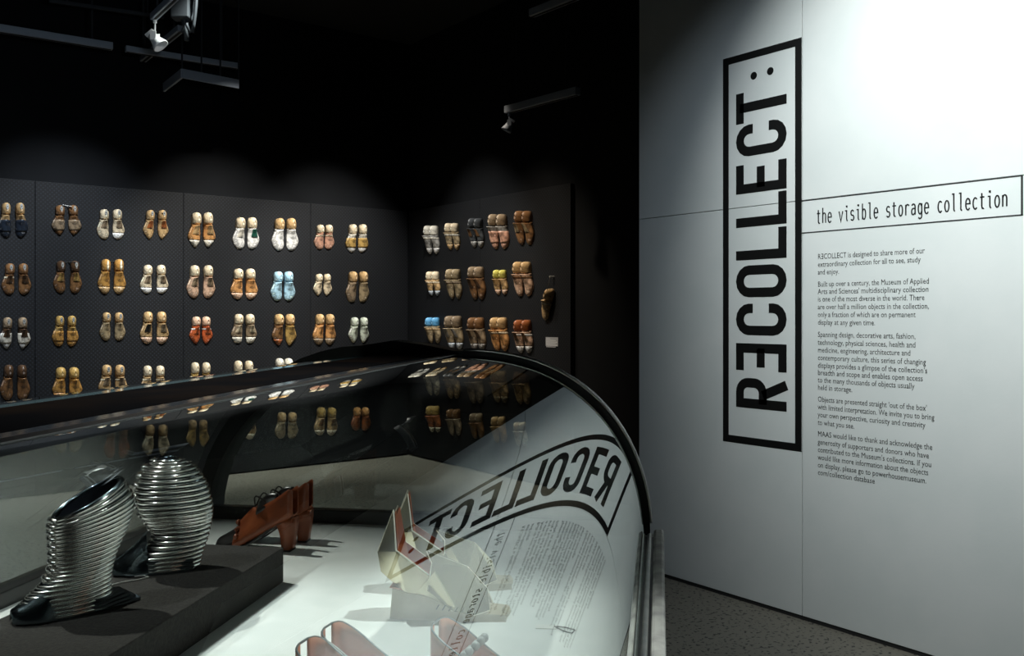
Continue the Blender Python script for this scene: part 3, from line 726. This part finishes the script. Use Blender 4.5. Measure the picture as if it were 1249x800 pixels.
def last_mesh(kind, toe, side):
    key = (kind, toe, side)
    if key in _lc: return _lc[key]
    bm = bmesh.new()
    if kind == 'heel_block': ts = [0, .012, .03, .07, .14, .24, .31, .335]; loft(bm, [last_sec(t, toe, side) for t in ts])
    elif kind == 'forepart': ts = [.337, .364, .372, .40, .46, .54, .62, .70, .76, .80]; loft(bm, [last_sec(t, toe, side) for t in ts])
    elif kind == 'forepart_long':
        ts = [.337, .364, .372, .40, .46, .54, .62, .70, .78, .85, .91, .95, .98, 1.0]; loft(bm, [last_sec(t, toe, side) for t in ts])
    elif kind == 'toe_cap': ts = [.80, .86, .91, .95, .975, .99, 1.0]; loft(bm, [last_sec(t, toe, side, grow=.0008) for t in ts])
    elif kind == 'vamp_cover': ts = [.50, .56, .62, .70, .78, .84]; loft(bm, [last_sec(t, toe, side, grow=.009) for t in ts])
    elif kind == 'instep_patch':
        ts = [.385, .44, .50, .56, .63]; a = [last_sec(t, toe, side, .9, 2.2, .012, 5) for t in ts]; loft(bm, a, False, False)
    elif kind == 'strap': ts = [.43, .45, .47, .49]; loft(bm, [last_sec(t, toe, side, grow=g) for t, g in zip(ts, (.001, .007, .007, .001))])
    elif kind == 'plate':
        loft(bm, [[(.045*cos(2*pi*k/12), y, -.13+.085*sin(2*pi*k/12)) for k in range(12)] for y in (-.300, -.318)])
    elif kind == 'cone_face':
        loft(bm, [[(.035*cos(2*pi*k/12), y, -.20+.16*sin(2*pi*k/12)) for k in range(12)] for y in (-.285, -.312)])
    elif kind == 'pin_hole':
        loft(bm, [[(.016*cos(2*pi*k/8), y, -.135+.016*sin(2*pi*k/8)) for k in range(8)] for y in (-.30, -.322)])
    bmesh.ops.recalc_face_normals(bm, faces=bm.faces)
    me = bpy.data.meshes.new(kind); bm.to_mesh(me); bm.free()
    for p in me.polygons: p.use_smooth = kind not in ('plate', 'pin_hole')
    me.materials.append(None); _lc[key] = me; return me
_mc = {}
def wood(c, c2=None, r=0.42):
    key = (c, c2)
    if key not in _mc:
        c2 = c2 or tuple(min(1, x*0.40) for x in c)
        _mc[key] = noisy('last_surface', c, c2, 7, r, lo=.46, hi=.60, bump=0.25, bscale=12, detail=7, c3=tuple(min(.85, x*1.15+.12) for x in c))
    return _mc[key]
CO = {'cream': (.72, .60, .42), 'tan': (.55, .36, .17), 'orange': (.66, .33, .12), 'brown': (.22, .11, .045), 'dark': (.085, .045, .022), 'white': (.88, .87, .84), 'pale': (.74, .70, .60),
      'blue': (.42, .66, .80), 'navy': (.015, .022, .035), 'pink': (.60, .33, .23), 'ochre': (.50, .32, .10), 'green': (.02, .13, .09), 'mint': (.66, .72, .60), 'red': (.62, .13, .04),
      'grey': (.30, .29, .27), 'greybrown': (.30, .22, .14), 'peachy': (.70, .46, .32), 'rust': (.33, .10, .03), 'golden': (.52, .27, .07), 'lightblue': (.60, .68, .76), 'sky': (.12, .38, .66), 'yellow': (.60, .55, .12), 'black': (.012, .012, .012), 'charcoal': (.06, .065, .07), 'khaki': (.38, .29, .17)}
def part(kind, toe, side, mat, parent, lab=None):
    o = bpy.data.objects.new(kind.replace('_long', ''), last_mesh(kind, toe, side)); C.objects.link(o); o.parent = parent
    o.material_slots[0].link = 'OBJECT'; o.material_slots[0].material = mat
    if lab: o['label'] = lab
    return o
def shoe_last(label, group, loc, rz, L, wscale, side, toe, heel, fore, cap=None, patch=None, cover=None, plate=False, strap=None, lean=0.0):
    t = empty('shoe_last', loc, rz, label, 'shoe last', group); t.scale = (L*wscale, L, L); t.rotation_euler = (0, lean, rz)
    hb = part('heel_block', toe, side, wood(CO[heel]), t)
    capc = cap or cover or fore
    fp = part('forepart' if capc != fore else 'forepart_long', toe, side, wood(CO[fore]), t)
    if capc != fore: part('toe_cap', toe, side, wood(CO[capc]), t, (cap+' toe') if cap and cap != fore else None)
    if cover: part('vamp_cover', toe, side, wood(CO[cover]), t)
    if patch: part('instep_patch', toe, side, wood(CO[patch]), fp)
    if strap: part('strap', toe, side, wood(CO[strap]), t)
    if plate == 'cone': part('cone_face', toe, side, wood(CO['cream']), hb)
    elif plate: part('plate', toe, side, M['plate'], hb, 'worn metal plate')
    if plate != 'cone': part('pin_hole', toe, side, M['hole'], hb)
    return t
ORD = ['first', 'second', 'third', 'fourth', 'fifth', 'sixth', 'seventh', 'eighth', 'ninth']
ROW = ['top row', 'second row', 'third row', 'fourth row', 'fifth row']
D = dict
# column: (left x, right x, top y, bottom y, width px, style of the left last, changes for the right last, words)
LEFT = [
 [(8, 25, 247, 290, 14.5, D(toe='round', heel='tan', fore='tan', cover='navy', cap='navy', plate=True), {}, 'glossy dark blue toed'),
  (74, 90, 250, 287, 15.5, D(toe='point', heel='brown', fore='brown', cover='greybrown', cap='brown', plate=True), {}, 'brown grey patched'),
  (128, 144, 255, 292, 14.5, D(toe='round', heel='cream', fore='cream', patch='greybrown', plate=True), D(cap='white'), 'cream'),
  (184.5, 199, 256, 292, 13, D(toe='point', heel='tan', fore='tan', patch='rust', plate=True), {}, 'tan red stained'),
  (240.5, 254.5, 259, 302, 15, D(toe='point', heel='cream', fore='orange', cap='pale', patch='tan'), {}, 'orange tan'),
  (294.5, 308.5, 265, 304, 14.5, D(toe='round', heel='cream', fore='white', patch='pale'), D(patch='green'), 'white cream heeled'),
  (342, 356, 266, 306, 14.5, D(toe='round', heel='tan', fore='white', cap='white'), {}, 'bright white'),
  (392, 402.5, 274, 304.5, 11.5, D(toe='round', heel='cream', fore='pink', strap='cream'), {}, 'small dusty pink'),
  (431.5, 443.5, 273.5, 308, 12, D(toe='round', heel='cream', fore='pale', cap='white', cover='ochre'), {}, 'white and ochre')],
 [(13, 29, 321, 360, 15.5, D(toe='round', heel='brown', fore='brown', patch='dark', strap='cream', plate=True), D(fore='brown', strap=None), 'brown metal plated'),
  (75, 92, 318, 358, 14.5, D(toe='round', heel='dark', fore='brown', patch='ochre', plate=True), {}, 'dark brown metal plated'),
  (130, 146, 316, 359, 14.5, D(toe='round', heel='golden', fore='golden', cap='tan', plate='cone'), {}, 'varnished golden'),
  (181.5, 197.5, 323, 358.5, 14, D(toe='round', heel='cream', fore='cream', cap='white', patch='greybrown'), {}, 'white toed cream'),
  (238.5, 255, 323.5, 364, 14.5, D(toe='round', heel='cream', fore='peachy', patch='greybrown'), {}, 'pale peach'),
  (292, 306.5, 327.5, 365.5, 14.5, D(toe='round', heel='cream', fore='orange', cap='peachy'), {}, 'light orange'),
  (340.5, 353, 331, 367.5, 13.5, D(toe='round', heel='blue', fore='blue', cap='blue'), {}, 'light blue'),
  (390.8, 400.5, 334, 361, 10.5, D(toe='point', heel='cream', fore='cream'), {}, 'small pointed cream'),
  (431.5, 444, 331, 369, 12.5, D(toe='square', heel='tan', fore='greybrown'), D(fore='khaki'), 'grey brown square toed')],
 [(10, 28.5, 387, 426, 15, D(toe='point', heel='greybrown', fore='dark', cover='pale', cap='white', patch='dark', plate=True), {}, 'white toed dark patched'),
  (74, 88.5, 385, 423, 13.5, D(toe='round', heel='ochre', fore='ochre', cover='golden', plate=True), {}, 'ochre'),
  (131, 146, 381, 416, 13, D(toe='round', heel='tan', fore='khaki', plate=True), {}, 'plain khaki tan'),
  (181.5, 198, 380, 420, 14.5, D(toe='round', heel='tan', fore='tan', cap='peachy', patch='black'), D(patch='greybrown'), 'peach toed tan'),
  (240.5, 252.5, 386, 420, 13, D(toe='point', heel='peachy', fore='red', cap='red', strap='white', patch='red'), {}, 'bright red and white'),
  (292.5, 306, 383, 419, 13.5, D(toe='square', heel='cream', fore='greybrown', cap='pale', patch='cream'), {}, 'mottled cream'),
  (341.5, 354.8, 383, 422, 13.5, D(toe='point', heel='tan', fore='brown', cap='rust'), D(fore='ochre', cap='ochre'), 'brown pointed'),
  (391.2, 403.5, 383, 421, 12.5, D(toe='round', heel='tan', fore='orange', cap='greybrown'), {}, 'grey toed orange'),
  (433.8, 445, 387, 418.5, 11, D(toe='point', heel='mint', fore='mint'), {}, 'pale mint')],
 [(11.5, 27.5, 445, 489, 15.5, D(toe='round', heel='dark', fore='brown'), {}, 'long dark brown'),
  (75, 91, 448, 488, 16, D(toe='square', heel='ochre', fore='golden', cap='orange'), {}, 'mottled orange brown'),
  (131, 147, 445, 485, 15, D(toe='round', heel='tan', fore='tan', strap='cream', patch='greybrown', plate=True), {}, 'cream strapped tan'),
  (181, 196.5, 446, 484, 13, D(toe='round', heel='cream', fore='tan', strap='cream'), {}, 'cream heeled tan'),
  (239, 252.5, 442, 482, 12, D(toe='round', heel='cream', fore='ochre', strap='cream'), {}, 'cream heeled ochre'),
  (291.7, 304.5, 440, 480, 12, D(toe='round', heel='cream', fore='tan'), {}, 'plain cream heeled'),
  (342, 353, 437, 476, 12, D(toe='round', heel='pale', fore='pale'), {}, 'pinkish white'),
  (392, 403, 436, 472, 12, D(toe='round', heel='tan', fore='orange'), {}, 'orange'),
  (433, 445, 436, 470, 11.5, D(toe='round', heel='cream', fore='cream'), {}, 'cream')],
 [(14, 30, 515, 555, 15, D(toe='round', heel='brown', fore='tan'), {}, 'tan'),
  (76, 92, 515, 553, 15, D(toe='round', heel='tan', fore='khaki'), {}, 'khaki'),
  (137, 151.5, 520, 560, 13, D(toe='round', heel='brown', fore='rust'), {}, 'rust brown'),
  (184, 200, 518, 557, 14, D(toe='point', heel='tan', fore='cream'), {}, 'cream toed'),
  (236, 249, 512, 546, 12, D(toe='point', heel='tan', fore='ochre'), {}, 'ochre brown'),
  (294.5, 306.5, 500, 537, 12.5, D(toe='round', heel='brown', fore='tan', cap='rust'), D(cap='cream', patch='brown'), 'tan rust toed'),
  (345, 358, 503, 536, 12.5, D(toe='round', heel='tan', fore='khaki', cap='khaki'), {}, 'khaki tan'),
  (393, 406, 497, 532, 12.5, D(toe='round', heel='ochre', fore='tan', cap='cream', patch='brown'), {}, 'cream toed tan'),
  (437, 447, 497, 526, 11, D(toe='round', heel='orange', fore='rust'), {}, 'small rust orange')],
]
rnd = random.Random(4)
for r, row in enumerate(LEFT):
    for c, (xl, xr, yt, yb, wpx, stl, chg, words) in enumerate(row):
        for side, px in ((1, xl), (-1, xr)):
            P = BY-0.045
            x0, z0 = hit_y(px, yt, P); x1, z1 = hit_y(px, yb, P); L = (z0-z1)*0.985
            ax, _ = hit_y(px-wpx/2, yt, P); bx, _ = hit_y(px+wpx/2, yt, P)
            ws = (bx-ax)/L/0.385
            kw = dict(stl)
            if side == -1: kw.update(chg)
            kw['cover'] = kw.get('cover')
            lab = '%s %s last, long wall, %s, %s pair from left' % ('left' if side == 1 else 'right', words, ROW[r], ORD[c])
            shoe_last(lab, 'shoe lasts hanging in pairs on the long wall', (x0, BY-0.003, z0-0.0), 0, L, ws, side, lean=rnd.uniform(-.02, .02), **kw)
# black cords between some of the plated pairs
def hang_cord(label, px1, py1, px2, py2, mat='cord'):
    P = BY-0.09; a = hit_y(px1, py1, P); b = hit_y(px2, py2, P); t = []
    for i in range(9):
        u = i/8; t.append((a[0]+(b[0]-a[0])*u, P+0.09*min(1, 4*u*(1-u)), a[1]+(b[1]-a[1])*u+.012*sin(pi*u)))
    bm = bmesh.new(); tube(bm, t, .004, n=6); tag(bmobj('hanging_cord', bm, M[mat], None, True), label, 'cord')
hang_cord('pale wire joining the grey patched brown pair in the top row', 77, 250, 88, 252, 'cord_white')
hang_cord('black cord joining the dark brown plated pair, second row', 77, 322, 92, 320)
hang_cord('black cord joining the varnished golden pair, second row', 132, 320, 147, 320)
hang_cord('black cord joining the red stained tan pair, top row', 187, 259, 199, 260)

RIGHT = [
 [(514, 532, 275, 310, D(toe='slim', heel='pale', fore='grey', cap='white', strap='pale'), 'white and grey'),
  (539, 557, 272, 305, D(toe='slim', heel='cream', fore='khaki', strap='pale', cap='tan'), 'beige'),
  (568, 586, 266, 302, D(toe='slim', heel='charcoal', fore='charcoal', cap='grey', patch='brown'), 'charcoal'),
  (592, 617, 261, 304, D(toe='slim', heel='greybrown', fore='grey', cap='pink', cover='pink'), 'pink toed grey'),
  (624, 647, 257, 299, D(toe='slim', heel='brown', fore='brown', cap='brown', patch='khaki'), 'dark brown')],
 [(516, 533, 331, 361, D(toe='slim', heel='cream', fore='tan', cap='lightblue', strap='cream'), 'pale blue toed beige'),
  (541, 559, 328, 365, D(toe='slim', heel='khaki', fore='khaki', strap='greybrown'), 'khaki'),
  (569, 587, 325, 366, D(toe='slim', heel='greybrown', fore='brown', patch='dark'), 'long brown'),
  (597, 615, 329, 360, D(toe='slim', heel='yellow', fore='tan', cap='peachy'), 'yellow topped tan'),
  (622, 646, 319, 362, D(toe='slim', heel='tan', fore='peachy', strap='brown'), 'long peach')],
 [(515, 534, 387, 419, D(toe='slim', heel='sky', fore='khaki', strap='tan'), 'bright blue topped'),
  (540, 561, 385, 427, D(toe='slim', heel='greybrown', fore='khaki', cap='lightblue', patch='grey'), 'pale blue toed khaki'),
  (568, 588, 387, 428, D(toe='slim', heel='brown', fore='greybrown', cap='grey', patch='dark'), 'grey toed brown'),
  (595, 616, 387, 429, D(toe='slim', heel='tan', fore='orange', cap='orange', strap='cream'), 'orange tan'),
  (623, 646, 390, 431, D(toe='slim', heel='rust', fore='peachy', cap='white', strap='white', patch='brown'), 'white toed brown')],
 [(515, 532, 447, 483, D(toe='slim', heel='tan', fore='cream'), 'cream'),
  (540, 556, 448, 487, D(toe='slim', heel='tan', fore='tan'), 'plain tan'),
  (567, 585, 450, 493, D(toe='slim', heel='brown', fore='greybrown'), 'grey brown'),
  (596, 615, 452, 492, D(toe='slim', heel='tan', fore='tan', cap='khaki'), 'tan khaki toed'),
  (624, 642, 453, 494, D(toe='slim', heel='brown', fore='tan'), 'brown heeled')],
 [(517, 533, 495, 528, D(toe='slim', heel='ochre', fore='rust', cap='cream'), 'cream toed ochre'),
  (541, 559, 499, 532, D(toe='slim', heel='brown', fore='greybrown'), 'dull brown'),
  (569, 586, 504, 536, D(toe='slim', heel='greybrown', fore='brown'), 'brown grey heeled'),
  (595, 614, 508, 541, D(toe='slim', heel='tan', fore='tan'), 'soft tan'),
  (622, 639, 515, 545, D(toe='slim', heel='cream', fore='pale'), 'pale')],
]
for r, row in enumerate(RIGHT):
    for c, (xa, xb, yt, yb, stl, words) in enumerate(row):
        ctr = (xa+xb)/2+1.5; P = EX-0.05
        dpx = (xb-xa)*0.20
        for side, px in ((1, ctr-dpx), (-1, ctr+dpx)):
            y0, z0 = hit_x(px, yt, P); y1, z1 = hit_x(px, yb, P); L = (z0-z1)*0.985
            lab = '%s %s last, end wall, %s, %s pair from the corner' % ('left' if side == 1 else 'right', words, ROW[r], ORD[c])
            shoe_last(lab, 'shoe lasts hanging in pairs on the end wall', (EX-0.003, y0, z0), -pi/2, L, 1.02, side, lean=0, **stl)
# the single pair hanging askew on a long cord, and its caption
yp, zp = hit_x(672.5, 337.5, EX-0.03)
bm = bmesh.new(); tube(bm, [(EX, yp, zp), (EX-0.05, yp, zp)], .009, n=8); tag(bmobj('wall_peg', bm, M['plate']), 'small bright peg above the tilted tan last on end wall', 'peg')
ya_, za_ = hit_x(671, 352, EX-0.05); yb_, zb_ = hit_x(658, 387, EX-0.05)
L_ = math.hypot(za_-zb_, (ya_-yb_))*1.02
t = shoe_last('single tan shoe last hanging tilted from a peg above the caption card', None, (EX-0.012, ya_, za_), -pi/2, L_, .95, 1, 'slim', 'tan', 'tan', cap='tan', strap='cream')
t.rotation_euler = (0, radians(22), -pi/2)
bm = bmesh.new(); tube(bm, [(EX-0.045, yp, zp), (EX-0.06, (yp+ya_)/2, (zp+za_)/2+.01), (EX-0.09, ya_, za_-.02)], .003, n=6); tag(bmobj('hanging_cord', bm, M['cord'], None, True), 'black cord holding the tilted tan last on the end wall', 'cord')
y0, z0 = hit_x(666, 411, EX); y1, z1 = hit_x(681, 422.5, EX)
lc = empty('caption_card', (EX, (y0+y1)/2, (z0+z1)/2), 0, 'small grey caption card under the tilted tan last', 'label')
bm = bmesh.new(); box(bm, -.004, -.0005, (y1-y0)/2, (y0-y1)/2, (z1-z0)/2, (z0-z1)/2); bmobj('card', bm, M['label'], lc)
for k in range(6):
    bm = bmesh.new(); zz = (z0-z1)/2-(.012+k*.015); ww_ = (y0-y1)/2-.008
    box(bm, -.0046, -.004, -ww_*(.7 if k % 2 else 1) if k else ww_*.3, ww_, zz-.004, zz); bmobj('text_line', bm, nmat('pale_print', (.7, .7, .7), .6), lc)

# ---------------------------------------------------------------- things under the ceiling
def bar(name, p1, p2, Z, wd, ht, mat, label, cat, group=None):
    a = hit_z(*p1, Z); b = hit_z(*p2, Z); d = b-a; L = d.length
    t = empty(name, a, math.atan2(d.y, d.x), label, cat, group)
    bm = bmesh.new(); box(bm, 0, L, -wd/2, wd/2, 0, ht, .004); bmobj('rail', bm, mat, t)
    bm = bmesh.new(); box(bm, 0.01, L-.01, -wd/6, wd/6, -.004, .002); bmobj('slot', bm, M['hole'], t)
    for u in (.15, .85):
        bm = bmesh.new(); tube(bm, [(L*u, 0, ht), (L*u, 0, CEIL-Z)], .008, n=8); bmobj('hanger', bm, M['truss'], t)
    return t
bar('lighting_track', (-40, 33), (137, 61), 3.9, .07, .06, M['track'], 'long grey lighting track crossing the upper left', 'track')
bar('lighting_track', (153, 63), (290, 84), 3.9, .06, .05, M['track'], 'grey lighting track continuing right of the white lamp', 'track')
bar('lighting_track', (170, 79), (221, 38), 4.0, .06, .05, M['track'], 'short diagonal track crossing behind the white lamp', 'track')
bar('lighting_track', (187, 25), (222, -8), 3.8, .05, .05, M['track'], 'track from which the white lamp hangs at top edge', 'track')
bar('lighting_track', (618, 138.5), (705, 115.5), 3.3, .06, .06, M['track'], 'grey lighting track left of the white wall', 'track')
bar('lighting_track', (648, 21), (704, -1), 4.0, .06, .06, M['track'], 'short grey track at the top edge, centre', 'track')
bar('lighting_track', (60, 3), (200, 23), 4.2, .03, .03, M['truss'], 'thin dim rail at the upper left edge', 'track')
def track_lamp(at, Z, top, label, mat, sc=1.0, rz=0.0, tilt=0.6):
    p = Vector((at.x, at.y, Z)); t = empty('track_lamp', p, rz, label, 'lamp')
    h = top-Z
    bm = bmesh.new(); tube(bm, [(0, 0, .05*sc), (0, 0, h)], .009*sc, n=8); bmobj('stem', bm, mat, t, True)
    bm = bmesh.new(); lathe(bm, [(.02*sc, h-.0), (.02*sc, h-.03)], 12); bmobj('adapter', bm, mat, t)
    R = Matrix.Rotation(tilt, 4, 'Y')
    bm = bmesh.new(); lathe(bm, [(.02*sc, .06*sc), (.045*sc, .055*sc), (.05*sc, .0), (.075*sc, -.07*sc), (.085*sc, -.10*sc), (.078*sc, -.10*sc), (.05*sc, -.03*sc)], 20)
    bm.transform(R); bmobj('housing', bm, mat, t, True)
    bm = bmesh.new(); box(bm, -.03*sc, .03*sc, -.055*sc, -.045*sc, -.02*sc, .07*sc); box(bm, -.03*sc, .03*sc, .045*sc, .055*sc, -.02*sc, .07*sc); bmobj('yoke', bm, mat, t)
    bm = bmesh.new(); 
    for k in range(3): box(bm, -.05*sc, .05*sc, -.03*sc, .03*sc, (.065+.012*k)*sc, (.071+.012*k)*sc)
    bm.transform(R); bmobj('cooling_fin', bm, mat, t)
    return p
tr = hit_z(189, 24, 3.8)
p = track_lamp(tr, 3.655, 3.805, 'small white spotlight hanging from a stem at upper left', M['lamp_white'], 0.7, YAW, -0.7)
l = bpy.data.lights.new('fill', 'POINT'); 
bpy.data.lights.remove(l)
spot('lamp_fill', p+Vector((0.5, -0.9, 0.25)), p, 9, 24, 1.0, (1, 1, 1), .03)  # unseen fill spot that lights the white lamp's housing
track_lamp(hit_z(621, 137.8, 3.3), 3.2, 3.305, 'tiny lamp at the left end of the track near white wall', M['track'], 0.55, YAW, 0.5)
# cable bundle and projector-like fitting
cb = hit_z(222, 40, 3.75); t = empty('cable_bundle', cb, YAW, 'dark bundle of cables and clamps beside the white lamp', 'cable')
for k in range(5):
    a = k*1.3; bm = bmesh.new()
    tube(bm, [(.10*cos(a)*sin(pi*i/10)+.02*k, .05*sin(a)*sin(pi*i/10), .62*i/10) for i in range(11)], .013, n=6); bmobj('cable', bm, M['truss'], t, True)
bm = bmesh.new(); box(bm, -.07, .07, -.06, .06, .10, .30, .01); bmobj('clamp_box', bm, M['truss'], t)
bm = bmesh.new(); tube(bm, [(.03, 0, .12), (.035, 0, -.06)], .02, n=8); bmobj('plug', bm, M['truss'], t, True)
# hanging service tray
q = [hit_z(200, 112, 3.7), hit_z(222, 95, 3.7), hit_z(291, 108, 3.7)]
t = empty('service_tray', q[1], YAW, 'dim boxy steel tray hanging below the tracks at left', 'tray')
inv = (Matrix.Translation(q[1]) @ Matrix.Rotation(YAW, 4, 'Z')).inverted()
for a, b in ((0, 1), (1, 2)):
    A, B = inv @ q[a], inv @ q[b]; bm = bmesh.new(); d = (B-A).normalized(); n_ = Vector((-d.y, d.x, 0))*.01
    loft(bm, [[A-n_, A+n_, A+n_+Vector((0, 0, .08)), A-n_+Vector((0, 0, .08))], [B-n_, B+n_, B+n_+Vector((0, 0, .08)), B-n_+Vector((0, 0, .08))]]); bmobj('side_rail', bm, M['track'], t)
B = inv @ q[2]
for k in range(4):
    bm = bmesh.new(); x = B.x*k/3; y = B.y*k/3; tube(bm, [(x, y, .08), (x, y, CEIL-3.7)], .008, n=6); bmobj('hanger', bm, M['truss'], t)
spot('track_fill', (1.2, 3.6, 2.9), (0.9, 6.6, 4.0), 50, 80, 1.0, (0.7, 0.85, 1.0), .1)  # unseen cool fill added to bring out the ceiling tracks
